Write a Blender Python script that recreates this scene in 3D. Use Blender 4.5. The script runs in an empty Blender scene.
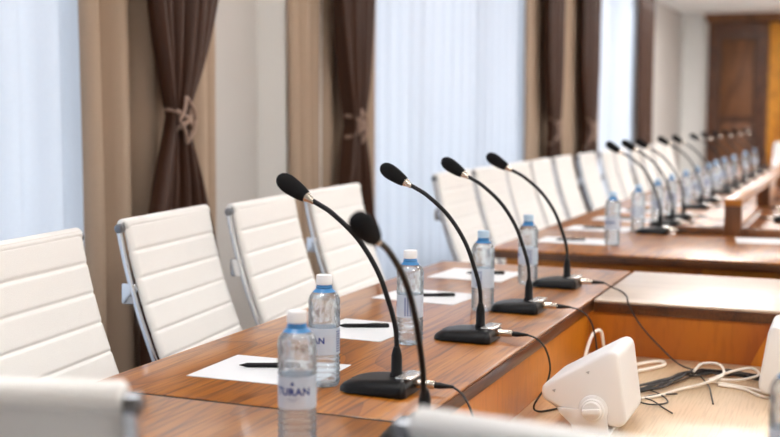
import bpy, bmesh, math, random
from mathutils import Vector, Matrix
R = random.Random(7)
PI = math.pi
sc = bpy.context.scene
COL = sc.collection

# ------------------------------------------------------------------ materials
def new_mat(name):
    m = bpy.data.materials.new(name); m.use_nodes = True
    nt = m.node_tree; b = nt.nodes['Principled BSDF']
    return m, nt, b
def srgb(r, g, b):
    f = lambda c: (c/12.92 if c <= .04045 else ((c+.055)/1.055)**2.4)
    return (f(r/255), f(g/255), f(b/255), 1)
def plain(name, col, rough=.5, metal=0, bump=0, bscale=200, spec=.5, vary=.06, vscale=6, sheen=0, coat=0):
    """a procedural finish: base colour with a soft noise variation, optional fine bump"""
    m, nt, b = new_mat(name)
    tc = nt.nodes.new('ShaderNodeTexCoord')
    n = nt.nodes.new('ShaderNodeTexNoise'); n.inputs['Scale'].default_value = vscale; n.inputs['Detail'].default_value = 3
    nt.links.new(tc.outputs['Object'], n.inputs['Vector'])
    mx = nt.nodes.new('ShaderNodeMix'); mx.data_type = 'RGBA'
    c = col
    mx.inputs[6].default_value = (c[0]*(1-vary), c[1]*(1-vary), c[2]*(1-vary), 1)
    mx.inputs[7].default_value = (min(1, c[0]*(1+vary)), min(1, c[1]*(1+vary)), min(1, c[2]*(1+vary)), 1)
    nt.links.new(n.outputs['Fac'], mx.inputs[0]); nt.links.new(mx.outputs[2], b.inputs['Base Color'])
    b.inputs['Roughness'].default_value = rough; b.inputs['Metallic'].default_value = metal
    b.inputs['Specular IOR Level'].default_value = spec
    b.inputs['Sheen Weight'].default_value = sheen; b.inputs['Coat Weight'].default_value = coat
    if bump:
        n2 = nt.nodes.new('ShaderNodeTexNoise'); n2.inputs['Scale'].default_value = bscale; n2.inputs['Detail'].default_value = 2
        nt.links.new(tc.outputs['Object'], n2.inputs['Vector'])
        bp = nt.nodes.new('ShaderNodeBump'); bp.inputs['Strength'].default_value = bump; bp.inputs['Distance'].default_value = .002
        nt.links.new(n2.outputs['Fac'], bp.inputs['Height']); nt.links.new(bp.outputs['Normal'], b.inputs['Normal'])
    return m
def wood(name, dark, mid, light, scale=(2.6, .42, 2.6), rings=11, rough=.3, coat=.25, fibre=(230, 9, 230), fs=.75, cr=.16, ci=1.5):
    m, nt, b = new_mat(name)
    N, L = nt.nodes.new, nt.links.new
    tc = N('ShaderNodeTexCoord')
    mp = N('ShaderNodeMapping'); mp.inputs['Scale'].default_value = scale; L(tc.outputs['Object'], mp.inputs['Vector'])
    n = N('ShaderNodeTexNoise'); n.inputs['Scale'].default_value = 1.5; n.inputs['Detail'].default_value = 1.5; n.inputs['Roughness'].default_value = .4
    L(mp.outputs[0], n.inputs['Vector'])
    mu = N('ShaderNodeMath'); mu.operation = 'MULTIPLY'; mu.inputs[1].default_value = rings; L(n.outputs['Fac'], mu.inputs[0])
    fr = N('ShaderNodeMath'); fr.operation = 'FRACT'; L(mu.outputs[0], fr.inputs[0])
    rp = N('ShaderNodeValToRGB'); e = rp.color_ramp.elements
    e[0].position = 0; e[0].color = dark; e[1].position = 1; e[1].color = mid
    x = e.new(.22); x.color = mid; x = e.new(.6); x.color = light; x = e.new(.93); x.color = mid
    L(fr.outputs[0], rp.inputs[0])
    mp2 = N('ShaderNodeMapping'); mp2.inputs['Scale'].default_value = fibre; L(tc.outputs['Object'], mp2.inputs['Vector'])
    f = N('ShaderNodeTexNoise'); f.inputs['Scale'].default_value = 1; f.inputs['Detail'].default_value = 3; L(mp2.outputs[0], f.inputs['Vector'])
    r2 = N('ShaderNodeValToRGB'); r2.color_ramp.elements[0].position = .38; r2.color_ramp.elements[0].color = (.42, .36, .30, 1)
    r2.color_ramp.elements[1].position = .52; r2.color_ramp.elements[1].color = (1, 1, 1, 1)
    L(f.outputs['Fac'], r2.inputs[0])
    mx = N('ShaderNodeMix'); mx.data_type = 'RGBA'; mx.blend_type = 'MULTIPLY'; mx.inputs[0].default_value = fs
    L(rp.outputs[0], mx.inputs[6]); L(r2.outputs[0], mx.inputs[7]); L(mx.outputs[2], b.inputs['Base Color'])
    b.inputs['Roughness'].default_value = rough; b.inputs['Coat Weight'].default_value = coat; b.inputs['Coat Roughness'].default_value = cr; b.inputs['Coat IOR'].default_value = ci
    bp = N('ShaderNodeBump'); bp.inputs['Strength'].default_value = .12; bp.inputs['Distance'].default_value = .0006
    L(f.outputs['Fac'], bp.inputs['Height']); L(bp.outputs['Normal'], b.inputs['Normal'])
    return m
def glassy(name, tint):
    """thin clear plastic with water inside: part refracts, part goes straight through, with bright edges"""
    m = bpy.data.materials.new(name); m.use_nodes = True; nt = m.node_tree; nt.nodes.clear()
    N, L = nt.nodes.new, nt.links.new
    out = N('ShaderNodeOutputMaterial'); tc = N('ShaderNodeTexCoord'); n = N('ShaderNodeTexNoise'); n.inputs['Scale'].default_value = 70; n.inputs['Detail'].default_value = 1
    L(tc.outputs['Object'], n.inputs['Vector'])
    bp = N('ShaderNodeBump'); bp.inputs['Strength'].default_value = .35; bp.inputs['Distance'].default_value = .002; L(n.outputs['Fac'], bp.inputs['Height'])
    gl = N('ShaderNodeBsdfGlass'); gl.inputs['IOR'].default_value = 1.30; gl.inputs['Color'].default_value = tint; L(bp.outputs[0], gl.inputs['Normal'])
    tr = N('ShaderNodeBsdfTransparent'); tr.inputs['Color'].default_value = tint
    gs = N('ShaderNodeBsdfGlossy'); gs.inputs['Roughness'].default_value = .06; L(bp.outputs[0], gs.inputs['Normal'])
    fz = N('ShaderNodeFresnel'); fz.inputs['IOR'].default_value = 1.6; L(bp.outputs[0], fz.inputs['Normal'])
    a = N('ShaderNodeMixShader'); L(fz.outputs[0], a.inputs[0]); L(tr.outputs[0], a.inputs[1]); L(gs.outputs[0], a.inputs[2])
    b = N('ShaderNodeMixShader'); b.inputs[0].default_value = .42; L(a.outputs[0], b.inputs[1]); L(gl.outputs[0], b.inputs[2])
    df = N('ShaderNodeBsdfDiffuse'); df.inputs['Color'].default_value = (.70, .86, 1, 1)
    c = N('ShaderNodeMixShader'); c.inputs[0].default_value = .09; L(b.outputs[0], c.inputs[1]); L(df.outputs[0], c.inputs[2])
    L(c.outputs[0], out.inputs[0])
    return m
def cloth_mix(name, col, trans, transp=0.0, scale=400):
    """woven cloth that lets some light through"""
    m = bpy.data.materials.new(name); m.use_nodes = True; nt = m.node_tree; nt.nodes.clear()
    N, L = nt.nodes.new, nt.links.new
    out = N('ShaderNodeOutputMaterial'); tc = N('ShaderNodeTexCoord')
    mp = N('ShaderNodeMapping'); mp.inputs['Scale'].default_value = (scale, scale, scale*.2); L(tc.outputs['Object'], mp.inputs[0])
    n = N('ShaderNodeTexNoise'); n.inputs['Scale'].default_value = 1; L(mp.outputs[0], n.inputs['Vector'])
    mx = N('ShaderNodeMix'); mx.data_type = 'RGBA'
    mx.inputs[6].default_value = (col[0]*.9, col[1]*.9, col[2]*.9, 1); mx.inputs[7].default_value = col
    L(n.outputs['Fac'], mx.inputs[0])
    d = N('ShaderNodeBsdfDiffuse'); t = N('ShaderNodeBsdfTranslucent'); L(mx.outputs[2], d.inputs[0]); L(mx.outputs[2], t.inputs[0])
    m1 = N('ShaderNodeMixShader'); m1.inputs[0].default_value = trans; L(d.outputs[0], m1.inputs[1]); L(t.outputs[0], m1.inputs[2])
    last = m1
    if transp:
        tr = N('ShaderNodeBsdfTransparent'); m2 = N('ShaderNodeMixShader'); m2.inputs[0].default_value = transp
        L(m1.outputs[0], m2.inputs[1]); L(tr.outputs[0], m2.inputs[2]); last = m2
    L(last.outputs[0], out.inputs[0])
    return m
def clear_pane(name):
    m = bpy.data.materials.new(name); m.use_nodes = True; nt = m.node_tree; nt.nodes.clear()
    N, L = nt.nodes.new, nt.links.new
    out = N('ShaderNodeOutputMaterial'); t = N('ShaderNodeBsdfTransparent'); g = N('ShaderNodeBsdfGlossy'); g.inputs['Roughness'].default_value = .02
    fz = N('ShaderNodeLayerWeight'); fz.inputs[0].default_value = .15
    mx = N('ShaderNodeMixShader'); L(fz.outputs['Fresnel'], mx.inputs[0]); L(t.outputs[0], mx.inputs[1]); L(g.outputs[0], mx.inputs[2]); L(mx.outputs[0], out.inputs[0])
    return m
def glow(name, col, s):
    m, nt, b = new_mat(name)
    b.inputs['Emission Color'].default_value = col; b.inputs['Emission Strength'].default_value = s
    b.inputs['Base Color'].default_value = (.9, .9, .9, 1)
    return m
def film(name, col, alpha):
    m, nt, b = new_mat(name)
    b.inputs['Base Color'].default_value = col; b.inputs['Alpha'].default_value = alpha; b.inputs['Roughness'].default_value = .3
    tc = nt.nodes.new('ShaderNodeTexCoord'); n = nt.nodes.new('ShaderNodeTexNoise'); n.inputs['Scale'].default_value = 40
    nt.links.new(tc.outputs['Object'], n.inputs['Vector'])
    mr = nt.nodes.new('ShaderNodeMapRange'); mr.inputs[3].default_value = alpha*.92; mr.inputs[4].default_value = min(1, alpha*1.08)
    nt.links.new(n.outputs['Fac'], mr.inputs[0]); nt.links.new(mr.outputs[0], b.inputs['Alpha'])
    return m

M = dict(
    oak=wood('oak veneer', srgb(124, 68, 10), srgb(158, 92, 14), srgb(172, 106, 24), rough=.40, coat=.55, fibre=(150, 5, 150), fs=.78),
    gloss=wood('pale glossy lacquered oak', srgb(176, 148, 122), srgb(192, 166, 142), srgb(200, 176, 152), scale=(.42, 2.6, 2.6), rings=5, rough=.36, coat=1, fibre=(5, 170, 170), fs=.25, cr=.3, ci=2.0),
    oak_edge=wood('oak edge band', srgb(66, 34, 12), srgb(86, 46, 18), srgb(96, 54, 24), rings=4, rough=.35),
    apron=wood('amber veneer', srgb(150, 72, 6), srgb(188, 110, 16), srgb(200, 126, 28), scale=(.9, .9, .7), rings=2.5, rough=.42, coat=.12, fibre=(60, 60, 12), fs=.2),
    shelf=wood('light shelf wood', srgb(222, 186, 144), srgb(232, 200, 160), srgb(238, 210, 174), rings=3, rough=.40, coat=.8, fs=.22),
    dark_wood=wood('brown panel wood', srgb(84, 48, 22), srgb(112, 68, 34), srgb(126, 80, 44), scale=(1.2, 1.2, .3), rings=6, rough=.5, coat=.05, fibre=(90, 90, 6), fs=.5),
    amber=wood('amber wall panel', srgb(196, 118, 18), srgb(222, 146, 34), srgb(232, 160, 52), scale=(.8, .8, .3), rings=5, rough=.4, fibre=(60, 60, 6)),
    leather=plain('white leather', (.80, .785, .76, 1), .42, bump=.25, bscale=500, vary=.02),
    chrome=plain('chrome', (.72, .74, .77, 1), .12, 1, vary=.03),
    steel=plain('dark steel', (.24, .25, .27, 1), .28, 1, vary=.03),
    castor=plain('castor plastic', (.03, .03, .03, 1), .5),
    black=plain('black plastic', (.007, .007, .008, 1), .36, spec=.22, bump=.03, bscale=900),
    neck=plain('black gooseneck', (.007, .007, .008, 1), .38, spec=.25, bump=.3, bscale=900),
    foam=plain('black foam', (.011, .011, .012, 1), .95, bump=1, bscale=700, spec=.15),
    plate=plain('pale button plate', (.80, .77, .73, 1), .22, .8),
    silver=plain('silver plug', (.68, .64, .58, 1), .25, 1),
    rubber=plain('black cord', (.02, .019, .019, 1), .5),
    cream=plain('cream cord', (.80, .74, .66, 1), .5),
    paper=plain('white paper', (.70, .71, .735, 1), .7, vary=.02),
    wall=plain('grey wallpaper', srgb(196, 191, 186), .85, bump=.2, bscale=150, vary=.02),
    plaster=plain('white plaster', srgb(240, 238, 234), .85, bump=.1, vary=.02),
    tan=plain('beige wall paint', srgb(206, 186, 164), .85, vary=.02),
    floor=plain('grey carpet', srgb(176, 178, 182), .95, bump=.6, bscale=400),
    frame=plain('window frame', (.8, .8, .8, 1), .4),
    beige=cloth_mix('beige drape', srgb(186, 163, 142), .12),
    satin=plain('dark brown satin', srgb(64, 38, 25), .40, spec=.3, vary=.1, bump=.2, bscale=300),
    sheer=cloth_mix('white sheer', (.82, .85, .90, 1), .62, .05),
    rope=plain('tieback braid', srgb(150, 122, 106), .5, bump=.6, bscale=300),
    pane=clear_pane('window pane'),
    water=glassy('clear bottle', (.92, .97, 1, 1)),
    cap=plain('white cap', (.85, .86, .88, 1), .4), bluecap=plain('pale blue cap', srgb(184, 212, 236), .4),
    bluering=film('blue neck ring', srgb(64, 146, 212), .72),
    label=film('bottle label', (.68, .79, .93, 1), .74),
    ink=plain('blue ink', srgb(34, 62, 140), .5),
    speaker=plain('white speaker plastic', (.80, .79, .78, 1), .4, bump=.1, bscale=800, vary=.02),
    grey=plain('grey plastic', (.45, .45, .45, 1), .5),
    lamp=glow('lamp diffuser', (1, .98, .955, 1), 26), strip=glow('added glare lamp diffuser', (1, .985, .965, 1), 18),
)

# ------------------------------------------------------------------ geometry
class G:
    def __init__(s): s.v = []; s.f = []
    def add(s, vs, fs, mtx=None):
        o = len(s.v)
        s.v += [tuple(mtx @ Vector(p)) if mtx else tuple(p) for p in vs]
        s.f += [tuple(i+o for i in f) for f in fs]
        return s
    def box(s, x0, x1, y0, y1, z0, z1, bev=0, mtx=None, seg=2):
        bm = bmesh.new(); bmesh.ops.create_cube(bm, size=1)
        for v in bm.verts: v.co = ((x0+x1)/2+v.co.x*(x1-x0), (y0+y1)/2+v.co.y*(y1-y0), (z0+z1)/2+v.co.z*(z1-z0))
        if bev: bmesh.ops.bevel(bm, geom=bm.edges[:], offset=bev, segments=seg, affect='EDGES', profile=.5)
        bm.verts.index_update()
        s.add([v.co[:] for v in bm.verts], [[v.index for v in f.verts] for f in bm.faces], mtx); bm.free(); return s
    def rings(s, rs, cap0=True, cap1=True, closed=True, mtx=None):
        n = len(rs[0]); vs = [p for r in rs for p in r]; fs = []
        for i in range(len(rs)-1):
            for j in range(n if closed else n-1):
                k = (j+1) % n; fs.append((i*n+j, i*n+k, (i+1)*n+k, (i+1)*n+j))
        if cap0: fs.append(tuple(reversed(range(n))))
        if cap1: fs.append(tuple((len(rs)-1)*n+j for j in range(n)))
        return s.add(vs, fs, mtx)
    def lathe(s, prof, n=24, mtx=None, wob=None):
        rs = []
        for r, z in prof:
            rs.append([((r+(wob(2*PI*j/n, z) if wob else 0))*math.cos(2*PI*j/n), (r+(wob(2*PI*j/n, z) if wob else 0))*math.sin(2*PI*j/n), z) for j in range(n)])
        return s.rings(rs, mtx=mtx)
    def tube(s, pts, rad, n=8, mtx=None, flat=1):
        pts = [Vector(p) for p in pts]; m = len(pts)
        rad = rad if isinstance(rad, (list, tuple)) else [rad]*m
        rs = []; up = None
        for i, p in enumerate(pts):
            t = (pts[min(i+1, m-1)]-pts[max(i-1, 0)]).normalized()
            if up is None: up = t.orthogonal().normalized()
            up = (up-t*up.dot(t)); up = up.normalized() if up.length > 1e-6 else t.orthogonal().normalized()
            q = t.cross(up)
            rs.append([tuple(p+(up*math.cos(2*PI*j/n)*flat+q*math.sin(2*PI*j/n))*rad[i]) for j in range(n)])
        return s.rings(rs, mtx=mtx)
    def prism(s, prof, y0, y1, bev=0, mtx=None, seg=3):
        """outline in x,z pushed along y"""
        bm = bmesh.new(); vs = [bm.verts.new((x, y0, z)) for x, z in prof]; f = bm.faces.new(vs)
        r = bmesh.ops.extrude_face_region(bm, geom=[f])
        for v in r['geom']:
            if isinstance(v, bmesh.types.BMVert): v.co.y = y1
        bmesh.ops.recalc_face_normals(bm, faces=bm.faces[:])
        if bev: bmesh.ops.bevel(bm, geom=bm.edges[:], offset=bev, segments=seg, affect='EDGES', profile=.5)
        bm.verts.index_update()
        s.add([v.co[:] for v in bm.verts], [[v.index for v in f.verts] for f in bm.faces], mtx); bm.free(); return s
    def obj(s, name, mat, parent=None, smooth=True, label=None, angle=40):
        me = bpy.data.meshes.new(name); me.from_pydata(s.v, [], s.f); me.validate()
        bm = bmesh.new(); bm.from_mesh(me); bmesh.ops.recalc_face_normals(bm, faces=bm.faces[:])
        if smooth:
            for f in bm.faces: f.smooth = True
            for e in bm.edges:
                if len(e.link_faces) == 2 and e.calc_face_angle(0) > math.radians(angle): e.smooth = False
        bm.to_mesh(me); bm.free()
        me.materials.append(mat)
        o = bpy.data.objects.new(name, me); COL.objects.link(o)
        if parent: o.parent = parent
        if label: o['label'] = label
        return o
def spline(pts, k=8):
    P = [Vector(p) for p in pts]; out = []
    for i in range(len(P)-1):
        a, b, c, d = P[max(i-1, 0)], P[i], P[i+1], P[min(i+2, len(P)-1)]
        for j in range(k):
            t = j/k
            out.append(.5*((2*b)+(c-a)*t+(2*a-5*b+4*c-d)*t*t+(3*b-a-3*c+d)*t**3))
    out.append(P[-1]); return out
def tag(o, label, cat, group=None):
    o['label'] = label; o['category'] = cat
    if group: o['group'] = group
    return o
def thing(name, label, cat, loc=(0, 0, 0), rz=0, group=None):
    o = bpy.data.objects.new(name, None); COL.objects.link(o); o.empty_display_size = .1
    o.location = loc; o.rotation_euler = (0, 0, rz)
    return tag(o, label, cat, group)
def dup(root, loc, rz, label, group=None, skip=()):
    r = root.copy(); COL.objects.link(r); r.location = loc; r.rotation_euler = (0, 0, rz)
    r['label'] = label
    if group: r['group'] = group
    for ch in root.children:
        if ch.name.split('.')[0] in skip: continue
        c = ch.copy(); COL.objects.link(c); c.parent = r
        for g in ch.children:
            d = g.copy(); COL.objects.link(d); d.parent = c
    return r
def struct(o, label=None):
    o['kind'] = 'structure'
    if label: o['label'] = label
    return o
def T(x=0, y=0, z=0): return Matrix.Translation((x, y, z))
def RX(a): return Matrix.Rotation(a, 4, 'X')
def RY(a): return Matrix.Rotation(a, 4, 'Y')
def RZ(a): return Matrix.Rotation(a, 4, 'Z')
ORD = ['first', 'second', 'third', 'fourth', 'fifth', 'sixth', 'seventh', 'eighth', 'ninth', 'tenth', 'eleventh', 'twelfth', 'thirteenth', 'fourteenth']

# ------------------------------------------------------------------ room
XL, XR, Y0, Y1, ZC = -2.6, 4.2, -3.0, 19.0, 2.85
WIN = [(-2.2, 3.62), (5.5, 9.35), (11.2, 14.3)]
WZ0, WZ1 = .15, 2.7
struct(G().box(XL-.3, XR+.2, Y0-.2, Y1+.2, -.1, 0).obj('floor', M['floor'], smooth=False))
struct(G().box(XL-.3, XR+.2, Y0-.2, Y1+.2, ZC, ZC+.1).obj('ceiling', M['plaster'], smooth=False))
g = G(); ys = Y0-.2
for a, b in WIN:
    g.box(XL-.25, XL, ys, a, 0, ZC); g.box(XL-.25, XL, a, b, 0, WZ0); g.box(XL-.25, XL, a, b, WZ1, ZC); ys = b
g.box(XL-.25, XL, ys, Y1+.2, 0, ZC)
struct(g.obj('wall_left', M['wall'], smooth=False))
struct(G().box(XR, XR+.2, Y0-.2, Y1+.2, 0, ZC).obj('wall_right', M['plaster'], smooth=False))
struct(G().box(XL, XR, Y1, Y1+.2, 0, ZC).obj('wall_far', M['plaster'], smooth=False))
struct(G().box(XL, XR, Y0-.2, Y0, 0, ZC).obj('wall_near', M['tan'], smooth=False))
struct(G().box(XL, XL+.15, 4.8, 5.45, 0, ZC).obj('trim_1', M['plaster'], smooth=False), 'pale pilaster standing out from the window wall')
struct(G().box(XL, XL+.02, 3.65, 5.45, 0, .1).box(XL, XL+.02, 14.35, Y1, 0, .1).obj('baseboard_left', M['frame'], smooth=False))
for i, (a, b) in enumerate(WIN):
    g = G(); n = max(2, round((b-a)/1.3))
    g.box(XL-.17, XL-.1, a, b, WZ0, WZ0+.07).box(XL-.17, XL-.1, a, b, WZ1-.07, WZ1)
    for k in range(n+1):
        y = a+.035+(b-a-.07)*k/n; g.box(XL-.17, XL-.1, y-.035, y+.035, WZ0, WZ1)
    w = struct(g.obj('window_%d' % (i+1), M['frame'], smooth=False))
    G().box(XL-.14, XL-.13, a, b, WZ0, WZ1).obj('window_pane', M['pane'], w, smooth=False)

# wooden doorway unit and amber panel on the far wall
d = struct(G().box(-2.19, -2.02, 18.9, Y1, 0, 2.72).box(-1.46, -1.31, 18.9, Y1, 0, 2.72).box(-2.02, -1.46, 18.9, Y1, 2.5, 2.72)
           .box(-2.02, -1.46, 18.96, Y1, 0, 2.5).obj('door_1', M['oak_edge'], smooth=False), 'dark brown panelled wooden door unit on far wall')
G().box(-1.99, -1.49, 18.93, 18.965, .15, 1.15, .012).box(-1.99, -1.49, 18.93, 18.965, 1.25, 2.45, .012).obj('door_panel', M['dark_wood'], d)
G().tube(spline([(-1.53, 18.93, 1.05), (-1.53, 18.88, 1.05), (-1.60, 18.875, 1.05)]), .01).obj('door_handle', M['chrome'], d)
struct(G().box(-2.23, 3.9, 18.84, Y1, 2.72, 2.79).box(-2.25, 3.9, 18.81, Y1, 2.79, ZC).obj('trim_2', M['dark_wood'], smooth=False), 'dark wooden cornice above the door')
ap = thing('wall_panel', 'glossy amber wooden wall panel beside the dark door', 'wall panel', (.2, 18.95, 0))
G().box(-1.5, 1.9, -.02, .04, .02, 2.71, .004).obj('panel_board', M['amber'], ap)
G().box(-1.51, -1.47, -.05, .04, .02, 2.71, .004).box(.3, .34, -.05, .04, .02, 2.71, .004).obj('panel_frame', M['dark_wood'], ap)

# ceiling lamps: square panels nearby, added linear lamps across the far part of the room
lamp = None
for x, y in [(x, y) for y in (1.2, 4.0, 6.8, 9.4) for x in (-1.1, .9, 2.9)]+[(2.9, -1.6), (.9, 17.3), (2.9, 17.3)]:  # trailing panels are unseen fill, added to brighten near chairs and far wall
    if 1:
        lab = 'unseen square recessed white ceiling lamp panel'
        if lamp is None:
            lamp = thing('ceiling_lamp', lab, 'lamp', (x, y, ZC), 0, 'recessed ceiling lamps')
            G().box(-.31, .31, -.31, -.29, -.015, 0).box(-.31, .31, .29, .31, -.015, 0).box(-.31, -.29, -.29, .29, -.015, 0).box(.29, .31, -.29, .29, -.015, 0).obj('frame', M['frame'], lamp, smooth=False)
            G().box(-.29, .29, -.29, .29, -.008, 0).obj('diffuser', M['lamp'], lamp, smooth=False)
        else:
            dup(lamp, (x, y, ZC), 0, lab, 'recessed ceiling lamps')
strip = None
for y in (11.3, 12.1, 13.4, 14.2, 15.0, 15.7):  # unseen lamps, added and spaced to lay even glare on the tabletops
    lab = 'long added linear ceiling lamp, unseen, across the far half of the room'
    if strip is None:
        strip = thing('added_glare_lamp', lab, 'lamp', (.7, y, ZC), 0, 'added linear ceiling lamps')
        G().box(-3.02, 3.02, -.09, -.075, -.02, 0).box(-3.02, 3.02, .075, .09, -.02, 0).box(-3.02, -3.0, -.075, .075, -.02, 0).box(3.0, 3.02, -.075, .075, -.02, 0).obj('housing', M['frame'], strip, smooth=False)
        G().box(-3.0, 3.0, -.075, .075, -.012, 0).obj('diffuser', M['strip'], strip, smooth=False)
    else:
        dup(strip, (.7, y, ZC), 0, lab, 'added linear ceiling lamps')

# ------------------------------------------------------------------ curtains
def drape(name, label, x0, ya, yb, n, amp, mat, ztop=ZC-.005, zbot=.01, width=None, tie=None, sharp=.6, seed=0, cat='curtain', part=None, thick=.004):
    """a hanging folded cloth along y; width(z) gives (centre, half width)"""
    rr = random.Random(seed); cols = n*10; rows = 60 if width else 8
    ph = [rr.uniform(-.5, .5) for _ in range(n+2)]; am = [rr.uniform(.65, 1.2) for _ in range(n+2)]
    vs = []; fs = []
    for i in range(rows+1):
        z = zbot+(ztop-zbot)*i/rows
        c, h = width(z) if width else ((ya+yb)/2, (yb-ya)/2)
        sq = h/((yb-ya)/2)
        for j in range(cols+1):
            u = j/cols; k = min(int(u*n), n-1); f = u*n-k
            a0 = am[k]*(1-f)+am[k+1]*f; p0 = ph[k]*(1-f)+ph[k+1]*f
            s = math.sin(2*PI*u*n+p0); s = math.copysign(abs(s)**sharp, s)
            x = x0+amp*a0*s*(1 if sq > .6 else .55+.75*sq)+.006*math.sin(z*1.7+u*9)
            y = c+(2*u-1)*h+.004*math.sin(z*2.3+k)
            vs.append((x, y, z))
    w = cols+1
    for i in range(rows):
        for j in range(cols): fs.append((i*w+j, i*w+j+1, (i+1)*w+j+1, (i+1)*w+j))
    o = G().add(vs, fs).obj(part or name, mat, angle=180)
    md = o.modifiers.new('cloth', 'SOLIDIFY'); md.thickness = thick
    return o
def shift(o, root):
    """re-seat a mesh given in room coordinates onto its thing"""
    o.data.transform(root.matrix_world.inverted() if False else Matrix.Translation(-root.location)); o.parent = root
SX = -2.52
for (ya, yb, n, lab, s) in [(-2.1, 3.58, 26, 'white sheer curtain beside the wide beige drape at near window', 1),
                            (5.50, 9.40, 21, 'wide white sheer curtain behind the row of chairs', 2),
                            (11.3, 14.25, 16, 'white sheer curtain of the farthest window', 3)]:
    tag(drape('sheer_curtain', lab, SX, ya, yb, n, .022, M['sheer'], seed=s, sharp=.9, thick=.001), lab, 'curtain')
for (ya, yb, n, amp, lab, s) in [(3.25, 4.14, 5, .042, 'beige drape behind the dark tied curtain, beside near sheer', 11),
                                 (4.79, 5.84, 8, .035, 'beige drape between pale pilaster and wide sheer curtain', 12),
                                 (8.95, 11.80, 12, .035, 'beige drape far down the wall behind two dark curtains', 13)]:
    tag(drape('beige_drape', lab, -2.44, ya, yb, n, amp, M['beige'], seed=s, sharp=.75), lab, 'curtain')
def tied(y, wtop, wtie, wbot, zt, x, n, lab, seed, off=0):
    root = thing('tied_curtain', lab, 'curtain', (x, y, 0))
    def width(z):
        if z > zt:
            t = min(1, (z-zt)/.62); s = t**.95*(1.5-.5*t)
            return y-off*(1-min(1, s)), (wtie+(wtop-wtie)*min(1, s))/2
        t = min(1, (zt-z)/.55); s = t**.8
        return y-off*(1-.3*s), (wtie+(wbot-wtie)*s)/2
    o = drape('x', lab, x, y-wtop/2, y+wtop/2, n, .045, M['satin'], width=width, seed=seed, part='drape_cloth')
    shift(o, root)
    g = G(); a = wtie/2+.010; bx = .055
    for tilt in (.75, -.75):
        ring = [(bx*math.cos(t), -off+a*math.sin(t), zt+tilt*a*math.sin(t)) for t in [PI*.58*(i/12-1) for i in range(25)]]
        g.tube(ring, .009, 8)
    for sy in (-1, 1):
        for q in (-1, 1): g.tube(spline([(.045, -off, zt+q*.085), (.058, -off+sy*.03, zt+q*.04), (.05, -off+sy*.052, zt)]), .007, 8)
    g.obj('tieback', M['rope'], root, label='braided brown tieback cord')
    return root
tied(3.725, .49, .085, .50, 1.225, -2.318, 6, 'dark brown satin curtain tied in the middle, near beige drape', 21, .075)
tied(5.27, .42, .12, .42, 1.19, -2.318, 6, 'dark brown tied curtain just before the wide sheer curtain', 22)
tied(9.40, .54, .26, .50, 1.12, -2.318, 6, 'dark brown tied curtain, first of two on far beige drape', 23)
tied(10.74, .68, .36, .62, 1.10, -2.318, 6, 'dark brown tied curtain, second of two on far beige drape', 24)
tag(drape('dark_curtain', '', -2.42, 14.0, 14.93, 6, .045, M['satin'], seed=31), 'plain dark brown curtain hanging past the farthest window', 'curtain')

# ------------------------------------------------------------------ tables
TT = .75; TH = .035
def table(label, x0, x1, y0, y1, aprons, legs, loc, top='oak'):
    r = thing('conference_table', label, 'table', loc)
    X, Y = loc[0], loc[1]
    e = .004
    G().box(x0-X+e, x1-X-e, y0-Y+e, y1-Y-e, TT-.009, TT, .0042, seg=3).obj('tabletop', M[top], r)
    G().box(x0-X+e, x1-X-e, y0-Y+e, y1-Y-e, TT-TH, TT-.009, .001).obj('edge_band', M['oak_edge'], r)
    for (a, b, c, d_, z0) in aprons:
        G().box(a-X, b-X, c-Y, d_-Y, z0, TT-TH).obj('apron', M['apron'], r, smooth=False)
    for (a, b, c, d_) in legs:
        G().box(a-X, b-X, c-Y, d_-Y, 0, TT-TH).obj('leg_panel', M['dark_wood'], r, smooth=False)
    return r
XO, XI = -1.303, -.647
lr = table('oak conference table with the four microphones in line', XO, XI, 1.716, 3.72, [(XI-.032, XI-.012, 1.75, 3.70, .575)],
      [(-.90, XI-.034, 1.76, 1.79), (-.90, XI-.034, 3.66, 3.69)], (-.975, 2.7, 0))
G().box(XO+.975, XI+.975, 1.7120-2.7, 1.7200-2.7, .715, .7488).obj('joint_shade', M['foam'], lr, smooth=False, label='added black strip standing in for shade in the joint between the tables')  # added black strip, paints the shade of the open gap
table('oak conference table with two white chairs pushed against it, holding the front bottle', XO, 1.30, 1.09, 1.716, [(XI+.03, 1.25, 1.69, 1.71, .575)],
      [(-.60, -.57, 1.5, 1.68), (1.2, 1.23, 1.5, 1.68)], (0, 1.4, 0))
table('oak cross table with bare pale glossy top behind the cables', XI, 1.30, 3.095, 3.72, [(XI-.012, 1.25, 3.107, 3.127, .575)],
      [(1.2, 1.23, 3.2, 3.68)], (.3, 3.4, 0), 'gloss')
table('oak cross table standing behind the gap, with paper sheet and low rail', -1.27, 1.30, 4.125, 4.95, [(-1.2, 1.25, 4.16, 4.18, .45)],
      [(-.95, -.92, 4.25, 4.9), (1.2, 1.23, 4.25, 4.9)], (0, 4.5, 0))
table('long oak table under the long row of bottles and microphones', -1.27, -.46, 4.95, 12.0, [],
      [(-.95, -.5, 5.1, 5.13), (-.95, -.5, 8.4, 8.43), (-.95, -.5, 11.9, 11.93)], (-.86, 8.5, 0))
table('long oak table beyond the raised narrow shelf', -.46, .36, 4.95, 12.0, [],
      [(-.4, .1, 5.1, 5.13), (-.4, .1, 8.4, 8.43), (-.4, .1, 11.9, 11.93)], (-.05, 8.5, 0))
r = thing('table_divider', 'raised narrow wooden shelf on posts running along the far tables', 'shelf', (-.457, 5, TT))
G().box(-.036, .036, -.032, 6.9, .128, .157, .002).obj('top_board', M['oak'], r)
for y in (-.028, 1.7, 3.4, 5.1, 6.8):
    G().box(-.034, .034, y, y+.06, 0, .128, .002).obj('post', M['dark_wood'], r)
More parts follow.
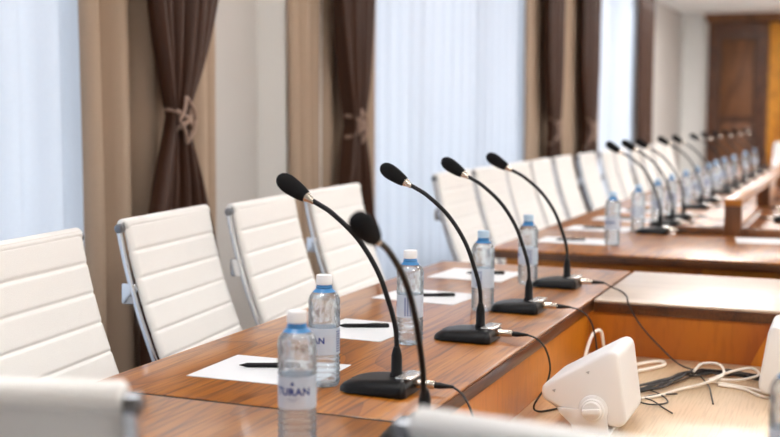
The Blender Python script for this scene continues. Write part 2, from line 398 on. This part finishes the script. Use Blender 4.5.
G().box(-.235, -.036, -.02, .03, 0, .034, .003).box(.036, 1.2, -.02, .03, 0, .034, .003).obj('low_rail', M['dark_wood'], r)
# sunken cable shelf inside the ring of tables
sh = thing('cable_shelf', 'pale wooden cable shelf sunken between the oak tables', 'shelf', (.3, 2.4, 0))
G().box(-.958, 1.0, -.68, .705, .575, .6, .002).obj('shelf_board', M['shelf'], sh)
for x in (-.8, .9):
    G().box(x-.03, x+.03, -.6, .6, 0, .575).obj('support', M['dark_wood'], sh, smooth=False)

# ------------------------------------------------------------------ chairs (local: faces +x, back top at x = 0)
PROF = [(0, .978), (.021, .878), (.049, .774), (.075, .697), (.096, .64), (.118, .588), (.145, .535), (.175, .49), (.215, .462), (.27, .452), (.36, .452),
        (.46, .458), (.54, .466), (.585, .468), (.615, .455), (.63, .43)]
def chair_parts(root):
    line = spline([(x, 0, z) for x, z in PROF], 12)
    L = [0]
    for i in range(1, len(line)): L.append(L[-1]+(line[i]-line[i-1]).length)
    seam = .070
    def nrm(i):
        t = (line[min(i+1, len(line)-1)]-line[max(i-1, 0)]).normalized(); return Vector((-t.z, 0, t.x))   # towards the sitter
    back_n = next(i for i in range(len(line)) if L[i] > .56)
    def panel(i0, i1, name):
        hw = .25; rings = []
        sub = []
        for i in range(i0, i1):
            for q in range(3):
                t = q/3; p = line[i].lerp(line[i+1], t); s = L[i]+(L[i+1]-L[i])*t
                sub.append((p, nrm(i).lerp(nrm(i+1), t).normalized(), s))
        sub.append((line[i1], nrm(i1), L[i1]))
        for p, n, s in sub:
            d_ = abs(((s-.006)/seam+.5) % 1-.5)*seam                     # distance to the closest weld seam
            b = .0040*min(1, d_/.007)**.6
            front, rear = .0065+b, .0045+b*.7
            r = []
            for y, k in ((-hw, .25), (-hw+.006, .85), (-hw+.02, 1), (0, 1), (hw-.02, 1), (hw-.006, .85), (hw, .25)): r.append(tuple(p+n*front*k+Vector((0, y, 0))))
            for y, k in ((hw, .25), (hw-.006, .85), (hw-.02, 1), (0, 1), (-hw+.02, 1), (-hw+.006, .85), (-hw, .25)): r.append(tuple(p-n*rear*k+Vector((0, y, 0))))
            rings.append(r)
        gg = G().rings(rings)
        if name == 'backrest':   # sleeve over the top rod
            gg.tube([(-.004, -hw, .970), (-.004, -hw+.004, .970), (-.004, hw-.004, .970), (-.004, hw, .970)], [.0125, .0165, .0165, .0125], 18)
        else:
            gg.tube([(.632, -hw, .428), (.632, hw, .428)], .013, 12)
        gg.obj(name, M['leather'], root, angle=60)
    panel(0, back_n, 'backrest'); panel(back_n, len(line)-1, 'seat')
    for sy in (-1, 1):
        pts = [line[i]-nrm(i)*.013+Vector((0, sy*.257, 0)) for i in range(3, len(line), 3)]
        rail = G().tube(pts, .010, 10, flat=.7).obj('side_rail', M['chrome'], root)
        y = sy*.257
        G().tube([(-.006, y-sy*.006, .963), (-.006, y+sy*.008, .963), (-.006, y+sy*.010, .963)], [.0118, .0118, .009], 18).tube([(-.006, y+sy*.010, .963), (-.006, y+sy*.0115, .963)], .0055, 12).obj('end_knob', M['steel'], rail)
        p = Vector((.022, y, .80))
        G().box(-.024, .012, -.007, .007, -.026, .026, .004, T(*p)).obj('bracket', M['chrome'], rail)
    G().tube(spline([(.0, -.25, .80), (-.02, -.17, .795), (-.026, 0, .79), (-.02, .17, .795), (.0, .25, .80)]), .009, 8).obj('back_stretcher', M['chrome'], root)
    G().tube([(.36, -.255, .436), (.36, .255, .436)], .010).tube([(.24, -.255, .444), (.24, .255, .444)], .010).box(.22, .40, -.09, .09, .40, .432, .008).obj('seat_frame', M['chrome'], root)
    G().lathe([(.030, .10), (.030, .25), (.024, .255), (.024, .40), (.05, .405)], 18, T(.31, 0, 0)).obj('gas_lift', M['chrome'], root)
    for k in range(5):
        a = 2*PI*k/5
        m = T(.31, 0, 0)@RZ(a)
        lg = G().tube(spline([(.02, 0, .115), (.12, 0, .105), (.222, 0, .075)]), [.020]*9+[.018]*7+[.013], 8, m).obj('base_leg', M['chrome'], root)
        G().tube([(.205, -.017, .0275), (.205, -.003, .0275)], .026, 16, m).tube([(.205, .003, .0275), (.205, .017, .0275)], .026, 16, m).tube([(.218, 0, .03), (.218, 0, .075)], .008, 8, m).obj('castor', M['castor'], lg)
chair = None
def put_chair(x, y, rz, label, group=None):
    """x, y: middle of the back's top edge"""
    global chair
    if chair is None:
        chair = thing('office_chair', label, 'chair', (x, y, 0), rz, group); chair_parts(chair)
        return chair
    return dup(chair, (x, y, 0), rz, label, group)
LG = 'white office chairs along the window side'
put_chair(-1.619, 1.932, .12, 'white ribbed leather office chair beside the near sheer curtain, back partly out of the picture', LG)
put_chair(-1.712, 2.652, .12, 'white ribbed leather office chair in front of the tied dark curtain', LG)
put_chair(-1.711, 3.197, .11, 'white ribbed leather office chair in front of the pale pilaster', LG)
put_chair(-1.755, 3.822, .06, 'white ribbed leather office chair behind the first microphone head, before second dark curtain', LG)
put_chair(-.900, .872, PI/2+.30, 'blurred white office chair seen from behind, its chrome knob over the tabletop seam', 'white office chairs at the near table')
put_chair(-.112, .935, PI/2-.12, 'blurred white office chair seen from behind, before the white loudspeaker', 'white office chairs at the near table')
yy = [5.13, 5.67, 6.21, 6.78, 7.36, 8.08, 8.72, 9.30, 9.88, 10.46, 11.04, 11.62]
for i, y in enumerate(yy):
    put_chair(-1.735+R.uniform(-.015, .015), y, .03+R.uniform(-.03, .03), 'white ribbed office chair along the far table, %s in its row from the gap' % ORD[i], LG)
put_chair(-.52, 12.75, -PI/2, 'white office chair at the far head of the long tables', None)

# ------------------------------------------------------------------ microphones (local: stem at origin, head leans to -x)
NK = [(0, .030), (0, .085), (-.003, .118), (-.015, .159), (-.038, .217), (-.077, .274), (-.126, .317), (-.157, .335), (-.176, .344)]
HT = (-.236, .381)
def mic_parts(root, s=1):
    def H(x): t = (x+.107)/.152; return .016+.016*min(1, max(0, t))**.8
    def ring(ins, fz, n=10):
        x0, x1, hy = -.100+ins, (.038)-ins*.5, .062-ins*.9
        r0, r1 = .036, .014; pts = []
        def arc(cx, cy, r, a0, a1):
            for i in range(n+1):
                a = a0+(a1-a0)*i/n; pts.append((cx+r*math.cos(a), cy+r*math.sin(a)))
        rr0, rr1 = max(.006, r0-ins*.5), max(.005, r1-ins*.5)
        arc(x1-rr1, hy-rr1, rr1, 0, PI/2); arc(x0+rr0, hy*.92-rr0, rr0, PI/2, PI); arc(x0+rr0, -hy*.92+rr0, rr0, PI, 1.5*PI); arc(x1-rr1, -hy+rr1, rr1, 1.5*PI, 2*PI)
        return [(x, y, fz*H(x)) for x, y in pts]
    g = G().rings([ring(.003, .02), ring(0, .12), ring(.001, .45), ring(.006, .72), ring(.013, .90), ring(.022, .985), ring(.034, 1.0)])
    b = g.obj('base', M['black'], root, angle=50)
    G().box(-.088, -.048, -.004, .004, 0, .004, .0015, T(0, 0, .0228)@RY(-.10)).obj('indicator_strip', M['black'], b)
    G().box(.010, .041, -.034, .034, -.002, .003, .0025, T(0, 0, .0305)).obj('button_plate', M['plate'], root, label='pale silver button plate')
    G().lathe([(.0125, .026), (.0125, .032), (.0105, .035), (.0098, .066), (.0075, .076), (.0055, .082)], 18).obj('stem_socket', M['black'], root)
    pts = spline([(x, 0, z) for x, z in NK], 6)
    G().tube(pts, [.0048]*len(pts), 10).obj('gooseneck', M['neck'], root)
    a = Vector((NK[-1][0], 0, NK[-1][1])); t = Vector((HT[0]-NK[-1][0], 0, HT[1]-NK[-1][1])).normalized()
    q = t.to_track_quat('Z', 'X').to_matrix().to_4x4(); q.translation = a
    G().lathe([(.005, -.012), (.0065, -.004), (.0095, .004), (.0098, .012), (.008, .013)], 16, q).obj('collar', M['silver'], root, label='metal collar under the foam')
    prof = [(.0085, .006), (.0115, .008), (.0140, .018), (.0158, .030), (.0172, .043), (.0172, .054), (.0150, .064), (.0105, .071), (.005, .0745), (.0008, .0755)]
    G().lathe(prof, 24, q).obj('windscreen', M['foam'], root, label='black foam windscreen')
    m = RY(PI/2)
    c = G().lathe([(.0085, .030), (.0085, .046), (.0075, .047), (.0075, .072), (.006, .074)], 16, T(0, 0, .0175)@m).obj('connector', M['silver'], root, label='silver plug housing')
    G().lathe([(.0060, .073), (.0060, .084), (.0042, .096), (.0026, .110)], 14, T(0, 0, .0175)@m).obj('plug_boot', M['black'], c)
def mic_cable(root, pts, r=.0022, col='rubber'):
    p = spline([(.108, 0, .0175)]+pts, 8)
    return G().tube(p, r, 7).obj('cable', M[col], root)
MG = 'gooseneck microphones in line on the oak table'
mic0 = thing('desk_microphone', 'black gooseneck microphone closest to the tabletop seam, base behind the standing bottles', 'microphone', (-.753, 1.910, TT), 0, MG)
mic_parts(mic0)
near = [(-.759, 2.434, .02, 'black gooseneck microphone in front of the third clear bottle, cable looping over the edge'),
        (-.757, 2.84, -.01, 'black gooseneck microphone between the two blue-capped bottles'),
        (-.765, 3.296, .03, 'black gooseneck microphone at the corner by the cross table')]
mics = [mic0]
for x, y, rz, lab in near: mics.append(dup(mic0, (x, y, TT), rz, lab, MG))
mics.append(dup(mic0, (-.595, 1.628, TT), PI/2, 'black gooseneck microphone half hidden by the blurred chair back, turned to it', 'gooseneck microphones in line on the near table'))
fm = [4.97, 5.33, 5.70, 6.40, 6.92, 7.72, 8.32, 8.95, 9.7, 10.5, 11.4]
for c in mics[3].children:
    if c.name.split('.')[0] in ('gooseneck', 'collar', 'windscreen'): c.rotation_euler.z = .17
for c in mics[4].children:
    if c.name.split('.')[0] in ('gooseneck', 'collar', 'windscreen'): c.rotation_euler.y = -.068
far_first = None
for i, y in enumerate(fm):
    far = dup(mic0, (-.755, y, TT), R.uniform(-.05, .05), 'blurred black microphone on the long far table, %s in its line from the cross table' % ORD[i], 'microphones on the long far table')
    if far_first is None:
        mic_cable(far, [(.13, 0, .008), (.17, .02, .004), (.22, .10, .003), (.24, .2, .003)]); far_first = far
    else:
        c = [c for c in far_first.children if c.name.startswith('cable')][0].copy(); COL.objects.link(c); c.parent = far
for i, y in enumerate([5.75, 6.42, 7.08]):
    dup(mic0, (-.30, y, TT), PI, 'blurred microphone base beyond the raised narrow shelf, %s from the low rail' % ORD[i], 'microphones beyond the divider')
mic_cable(mics[0], [(.13, -.008, .006), (.152, -.02, -.025), (.165, -.03, -.07), (.17, -.02, -.12), (.19, .03, -.146), (.22, .12, -.147)])
mic_cable(mics[1], [(.13, 0, .010), (.150, 0, -.012), (.158, .01, -.055), (.150, .0, -.095), (.133, -.03, -.130), (.140, -.02, -.146), (.17, .02, -.147), (.2, .08, -.147)])
mic_cable(mics[2], [(.135, .002, .010), (.155, .01, -.01), (.165, .03, -.05), (.17, .04, -.10), (.175, .03, -.147), (.20, .06, -.147)])
mic_cable(mics[3], [(.135, -.015, .008), (.17, -.06, .004), (.195, -.14, .004), (.205, -.192, .006), (.213, -.206, -.012), (.245, -.215, -.06), (.30, -.24, -.11), (.36, -.30, -.142), (.42, -.34, -.146), (.5, -.35, -.146)])
mic_cable(mics[4], [(.13, 0, .006), (.15, 0, -.02), (.17, .02, -.08), (.2, .0, -.146)])

# ------------------------------------------------------------------ bottles
def bottle_parts(root, capmat):
    prof = [(.0005, .004), (.016, .0035), (.0230, .0005), (.0268, .002), (.0288, .007)]
    for i in range(5):
        z = .012+i*.0092; prof += [(.0295, z), (.0295, z+.0035), (.0280, z+.0058), (.0280, z+.0075)]
    prof += [(.0291, .059), (.0282, .0605), (.0282, .110), (.0291, .1115)]
    for i in range(9):
        z = .1135+i*.0052; prof.append((.0295-.0009*(i % 2), z))
    prof += [(.0291, .1605), (.0277, .1655), (.0248, .1705), (.0205, .1752), (.0165, .1785), (.0138, .1815), (.0128, .187), (.0128, .189), (.0004, .1892)]
    def wob(a, z):
        if .1135 < z < .158: return .0010*math.sin(11*a)*math.sin((z-.1135)/.0445*PI*4)
        return 0
    G().lathe(prof, 40, wob=wob).obj('bottle_body', M['water'], root, angle=50)
    G().lathe([(.0212, .1752), (.0170, .1788), (.0145, .1818), (.0155, .1825), (.0155, .1845), (.0140, .1853), (.0138, .1880), (.0132, .1880)], 24).obj('neck_ring', M['bluering'], root, label='clear blue neck ring')
    wc = lambda a, z: .00035*math.sin(30*a) if .1895 < z < .203 else 0
    G().lathe([(.0135, .1885), (.0148, .1888), (.0148, .2035), (.0138, .2060), (.0004, .2065)], 60, wob=wc).obj('cap', capmat, root)
    rs = [[(r*math.cos(2*PI*j/40), r*math.sin(2*PI*j/40), z) for j in range(40)] for r, z in ((.0286, .061), (.0291, .0615), (.0291, .1095), (.0286, .110))]
    lb = G().rings(rs, False, False).obj('label', M['label'], root)
    g = G()
    def wrap(vs, fs, r=.0294):
        g.add([(r*math.cos(x/r), r*math.sin(x/r), z) for x, z in vs], fs)
    cu = bpy.data.curves.new('t', 'FONT'); cu.body = 'TURAN'; cu.size = .0160; cu.align_x = 'CENTER'; cu.offset = .0005; cu.space_character = 1.05
    to = bpy.data.objects.new('t', cu); COL.objects.link(to)
    bpy.context.view_layer.update()
    me = bpy.data.meshes.new_from_object(to.evaluated_get(bpy.context.evaluated_depsgraph_get()))
    bm = bmesh.new(); bm.from_mesh(me)
    bmesh.ops.subdivide_edges(bm, edges=[e for e in bm.edges if e.calc_length() > .004], cuts=2)
    bmesh.ops.triangulate(bm, faces=bm.faces[:]); bm.verts.index_update()
    wrap([(v.co.x, v.co.y+.083) for v in bm.verts], [[v.index for v in f.verts] for f in bm.faces])
    bm.free(); bpy.data.objects.remove(to); bpy.data.meshes.remove(me); bpy.data.curves.remove(cu)
    wrap([(-.0035, .098), (0, .098), (.0035, .098), (.0012, .1025), (0, .1045), (-.0012, .1025)], [(0, 1, 3), (0, 3, 4), (0, 4, 5), (1, 2, 3)])     # peak emblem over the name
    for x0, x1, z in ((-.009, .009, .0775), (-.006, .006, .0745)):
        n = 6; vs = [(x0+(x1-x0)*i/n, z+dz) for i in range(n+1) for dz in (0, .0006)]
        wrap(vs, [(2*i, 2*i+1, 2*i+3, 2*i+2) for i in range(n)])
    for k in range(3):                                                       # small print on the back
        x = .052+k*.006
        for q in range(9):
            z = .066+q*.0045
            wrap([(x, z), (x+.0035, z), (x+.0035, z+.0026), (x, z+.0026)], [(0, 1, 2, 3)])
    g.obj('label_print', M['ink'], lb, smooth=False)
def at_cam(x, y): return math.atan2(-y, -x)
bw = thing('water_bottle', 'clear water bottle with white cap standing before the tabletop seam, blue lettering facing out', 'bottle', (-.765, 1.532, TT), at_cam(-.765, 1.532)-.25, 'clear water bottles')
bottle_parts(bw, M['cap'])
BG = 'clear water bottles'
dup(bw, (-.893, 1.900, TT), at_cam(-.88, 1.89)-.9, 'white-capped clear water bottle standing right behind the front bottle', BG)
dup(bw, (-.886, 2.325, TT), at_cam(-.91, 2.4)-2.2, 'white-capped clear water bottle standing between first and second microphone', BG)
dup(bw, (-.057, 1.505, TT), at_cam(-.057, 1.5)-.15, 'clear water bottle cut by the picture edge, before the second loudspeaker', BG)
bb = thing('water_bottle', 'pale-blue-capped water bottle behind the second microphone neck', 'bottle', (-.868, 2.80, TT), at_cam(-.88, 2.84)-2.4, BG)
for ch in list(bw.children):
    c = ch.copy(); COL.objects.link(c); c.parent = bb
    if ch.name.startswith('cap'):
        c.data = ch.data.copy(); c.data.materials[0] = M['bluecap']
    for gch in ch.children:
        d = gch.copy(); COL.objects.link(d); d.parent = c
dup(bb, (-.884, 3.30, TT), at_cam(-.89, 3.32)-1.9, 'pale-blue-capped water bottle behind the third microphone neck, by the far table gap', BG)
for i, y in enumerate([4.45, 4.99, 5.50, 5.98, 6.47, 6.98, 7.48, 8.0, 8.57, 9.16, 10.2, 11.18]):
    dup(bb, (-.852+R.uniform(-.008, .008), y, TT), R.uniform(0, 6.28), 'blurred clear water bottle on the far tables, %s in the row behind the gap' % ORD[i], 'clear water bottles on the far tables')

# ------------------------------------------------------------------ paper and pens
def sheet(cx, cy, rz, label, w=.297, d_=.21, group='white paper sheets'):
    o = G().box(-d_/2, d_/2, -w/2, w/2, 0, .0012).obj('paper_sheet', M['paper'], smooth=False)
    o.location = (cx, cy, TT+.0002); o.rotation_euler = (0, 0, rz); return tag(o, label, 'paper', group)
pen0 = None
def pen(cx, cy, rz, label):
    global pen0
    loc = (cx, cy, TT+.0060)
    if pen0 is None:
        pen0 = thing('pen', label, 'pen', loc, rz, 'black pens on paper')
        m = RY(PI/2)
        G().lathe([(.0008, -.058), (.002, -.053), (.0044, -.044), (.0048, -.042), (.0048, .03), (.0048, .056), (.0042, .058)], 12, m).obj('barrel', M['black'], pen0)
        cp = G().lathe([(.0053, .010), (.0053, .059), (.004, .062)], 12, m).obj('cap', M['black'], pen0)
        G().box(.020, .057, -.001, .001, .0050, .0066, .0004).obj('clip', M['silver'], cp)
        return pen0
    return dup(pen0, loc, rz, label)
def par(pts):
    return sum(p[0] for p in pts)/len(pts), sum(p[1] for p in pts)/len(pts)
sheet(-1.040, 1.967, .02, 'white sheet of paper beside the front bottles, closest to the seam', .205, .255)
sheet(-1.045, 2.430, -.05, 'white sheet of paper beside the third white-capped bottle, pen lying on it', .225, .20)
sheet(-1.075, 2.955, -.10, 'white sheet of paper behind the nearer blue-capped bottle', .20, .245)
sheet(-1.080, 3.420, -.05, 'white sheet of paper by the far end of the oak table', .235, .24)
pen(-1.054, 1.986, .40, 'black pen on the paper closest to the seam')
pen(-1.053, 2.453, .41, 'black pen on the paper beside the third white-capped bottle')
pen(-1.060, 2.954, .45, 'black pen on the paper behind the second microphone')
pen(-1.060, 3.440, .40, 'black pen on the paper by the far end of the oak table')
fp = [(-1.02, 4.52), (-1.03, 5.05), (-1.02, 5.58), (-1.03, 6.1), (-1.02, 6.65), (-1.03, 7.2), (-1.02, 7.8), (-1.03, 8.4), (-1.02, 9.0), (-1.03, 9.7), (-1.02, 10.4)]
for i, (x, y) in enumerate(fp):
    sheet(x, y, R.uniform(-.06, .06), 'blurred white paper sheet on the far tables before chairs, %s behind the gap' % ORD[i], .21, .28, 'paper sheets on the far tables')
    if i < 4: pen(x-.02, y, .4+R.uniform(-.1, .1), 'blurred dark pen on the %s paper sheet behind the gap' % ORD[i])
sheet(-.300, 4.845, .12, 'bright white paper sheet in front of the first shelf post and low rail', .21, .26)

# ------------------------------------------------------------------ loudspeakers in the well
def speaker_parts(root):
    """local origin on the shelf under the cabinet middle; side outline in x,z; depth along y"""
    ox = -.498
    prof = [(-.580, .660), (-.583, .678), (-.578, .690), (-.449, .7665), (-.437, .768), (-.427, .760), (-.4085, .632), (-.414, .620), (-.430, .614), (-.533, .637)]
    g = G().prism([((x-ox)*1.03, (z-.6)*1.035) for x, z in prof], -.085, .098, .008, seg=3)
    g.obj('cabinet', M['speaker'], root, angle=60)
    # slotted grille on the low sloping face
    a, b = Vector((-.572-ox, 0, .050)), Vector((-.538-ox, 0, .034))
    G().prism([(-.578-ox, .062), (-.536-ox, .0345), (-.538-ox, .032), (-.581-ox, .059)], -.07, .07).obj('grille', M['grey'], root)
    kx, kz = -.474-ox, .050
    br = G()
    for y0, y1 in ((-.0905, -.0855), (.0855, .0905)):
        ring = [(kx+.030*math.cos(t), kz+.030*math.sin(t)) for t in [PI*(-.12+1.14*i/16) for i in range(17)]]
        br.prism(ring+[(kx-.075, kz-.002), (kx-.070, kz-.012), (kx-.045, .016), (kx-.040, .0), (kx+.036, .0), (kx+.032, .010)], y0, y1, .001, seg=1)
    br.box(kx-.040, kx+.036, -.0905, .0905, 0, .006, .001)
    br.obj('bracket', M['speaker'], root, angle=60)
    for s in (-1, 1):
        m = T(kx, s*.0905, kz)@RX(-s*PI/2)
        kn = G().lathe([(.024, 0), (.024, .004), (.0225, .006), (.0195, .0065), (.0195, .012), (.0180, .014), (.001, .0142)], 28, m).obj('knob', M['speaker'], root)
        G().box(-.019, .019, -.0055, .0055, .012, .0215, .002, m@RZ(.12)).obj('grip', M['speaker'], kn)
        for (x, z) in ((-.487-ox, .127), (-.557-ox, .083)):
            G().prism([(x-.004, z), (x+.004, z+.003), (x+.002, z-.004)], s*.0835, s*.0875).obj('screw_cover', M['grey'], root)
s1 = thing('loudspeaker', 'white wedge loudspeaker with round side knob, on the shelf beside cable loops', 'speaker', (-.498, 2.388, .6))
speaker_parts(s1)
dup(s1, (-.091, 2.825, .6), PI, 'white loudspeaker cut by the picture edge, behind the edge bottle')

# ------------------------------------------------------------------ cords on the shelf
def cord(name, pts, r, mat, label, group=None, k=8):
    c = pts[0]
    o = G().tube([Vector(p)-Vector((c[0], c[1], .6)) for p in spline(pts, k)], r, 7).obj(name, M[mat])
    o.location = (c[0], c[1], .6)
    return tag(o, label, 'cable', group)
base = [(-.60, 2.60), (-.53, 2.66), (-.45, 2.69), (-.40, 2.77), (-.365, 2.885), (-.315, 2.945), (-.26, 2.955), (-.19, 2.935), (-.10, 2.965), (.1, 2.98)]
for i in range(8):
    j = lambda a: R.uniform(-a, a)
    a, b = j(.012), j(.035)
    mid = []
    for q in range(len(base)-1):
        mid += [base[q], ((base[q][0]+base[q+1][0])/2, (base[q][1]+base[q+1][1])/2)]
    mid = mid[R.choice((0, 2, 4)):]+[base[-1]]
    cord('black_cable', [(x+j(.010)+a, y+j(.016)+b*(1-.6*(x > -.38)), .6032+.0022*(i % 4)+abs(j(.006))) for x, y in mid], R.choice((.0018, .0024, .0028)), 'rubber',
         'black cable in the tangled bundle lying behind the loudspeaker', 'black bundled cables', 6)
cord('thin_cable', [(-.47, 2.72, .604), (-.42, 2.70, .606), (-.385, 2.66, .604), (-.37, 2.61, .603), (-.40, 2.58, .603), (-.43, 2.60, .603), (-.415, 2.66, .604), (-.36, 2.70, .604)], .0018, 'rubber', 'thin dark wire curling in front of the black bundle')
cord('thin_cable', [(-.33, 2.88, .612), (-.30, 2.80, .606), (-.285, 2.72, .603), (-.272, 2.64, .603)], .0018, 'rubber', 'thin dark wire tail sticking out of the tied cords')
cord('thin_cable', [(-.46, 2.64, .604), (-.41, 2.62, .604), (-.37, 2.56, .603), (-.345, 2.52, .603)], .0016, 'rubber', 'thin dark wire ending on the bare shelf')
cord('cream_cable', [(-.45, 2.60, .604), (-.40, 2.66, .604), (-.36, 2.74, .606), (-.315, 2.80, .610), (-.275, 2.87, .620), (-.29, 2.935, .632), (-.33, 2.93, .632), (-.345, 2.88, .622)], .0034, 'cream', 'cream cord arching over the black bundle')
cord('cream_cable', [(-.305, 2.84, .612), (-.26, 2.91, .622), (-.215, 2.955, .625), (-.195, 2.92, .618), (-.235, 2.87, .612), (-.30, 2.855, .612)], .0032, 'cream', 'cream cord bow loop tied next to the bundle')
cord('cream_cable', [(-.30, 2.85, .608), (-.25, 2.84, .604), (-.20, 2.82, .604), (-.15, 2.78, .604), (-.08, 2.76, .604)], .0034, 'cream', 'cream cord running to the second loudspeaker')
cord('cream_cable', [(-.28, 2.83, .604), (-.22, 2.81, .604), (-.17, 2.75, .604), (-.08, 2.73, .604)], .0034, 'cream', 'cream cord alongside another, reaching the second loudspeaker')
cord('cream_cable', [(-.605, 2.80, .604), (-.612, 2.86, .64), (-.608, 2.92, .685), (-.595, 2.96, .69), (-.588, 2.97, .65), (-.58, 2.98, .604)], .0042, 'cream', 'cream cord arch standing against the amber apron')
cord('cream_cable', [(-.55, 2.86, .604), (-.50, 2.97, .607), (-.455, 3.03, .607), (-.435, 3.00, .606), (-.47, 2.93, .605), (-.54, 2.83, .604)], .0042, 'cream', 'flat cream cord loop lying behind the loudspeaker')

# ------------------------------------------------------------------ daylight, camera
w = bpy.data.worlds.new('sky'); sc.world = w; w.use_nodes = True; nt = w.node_tree
bg = nt.nodes['Background']; bg.inputs[0].default_value = (.87, .935, 1, 1); bg.inputs[1].default_value = 2.5

cam = bpy.data.cameras.new('camera'); co = bpy.data.objects.new('camera', cam); COL.objects.link(co)
rows = [[0.9276784802616289, -0.0388760634174956, 0.37135062804933233], [0.3733370593076725, 0.08149185273059949, -0.9241095812110346], [0.005663691991463663, 0.9959155233410579, 0.0901121132885734]]
mw = Matrix(rows).to_4x4(); mw.translation = (0, 0, 1.25); co.matrix_world = mw
cam.sensor_width = 36; cam.lens = 1151/780*36; cam.clip_start = .05; cam.clip_end = 100
cam.dof.use_dof = True; cam.dof.focus_distance = 2.35; cam.dof.aperture_fstop = 2.9
sc.camera = co
vs = sc.view_settings; sc.display_settings.display_device = 'sRGB'
vs.view_transform = 'Standard'; vs.look = 'None'; vs.gamma = 1; vs.use_curve_mapping = False; vs.exposure = -.06
sc.cycles.use_denoising = True
sc.cycles.max_bounces = 14; sc.cycles.transmission_bounces = 12; sc.cycles.transparent_max_bounces = 24; sc.cycles.diffuse_bounces = 6
sc.cycles.sample_clamp_indirect = 8
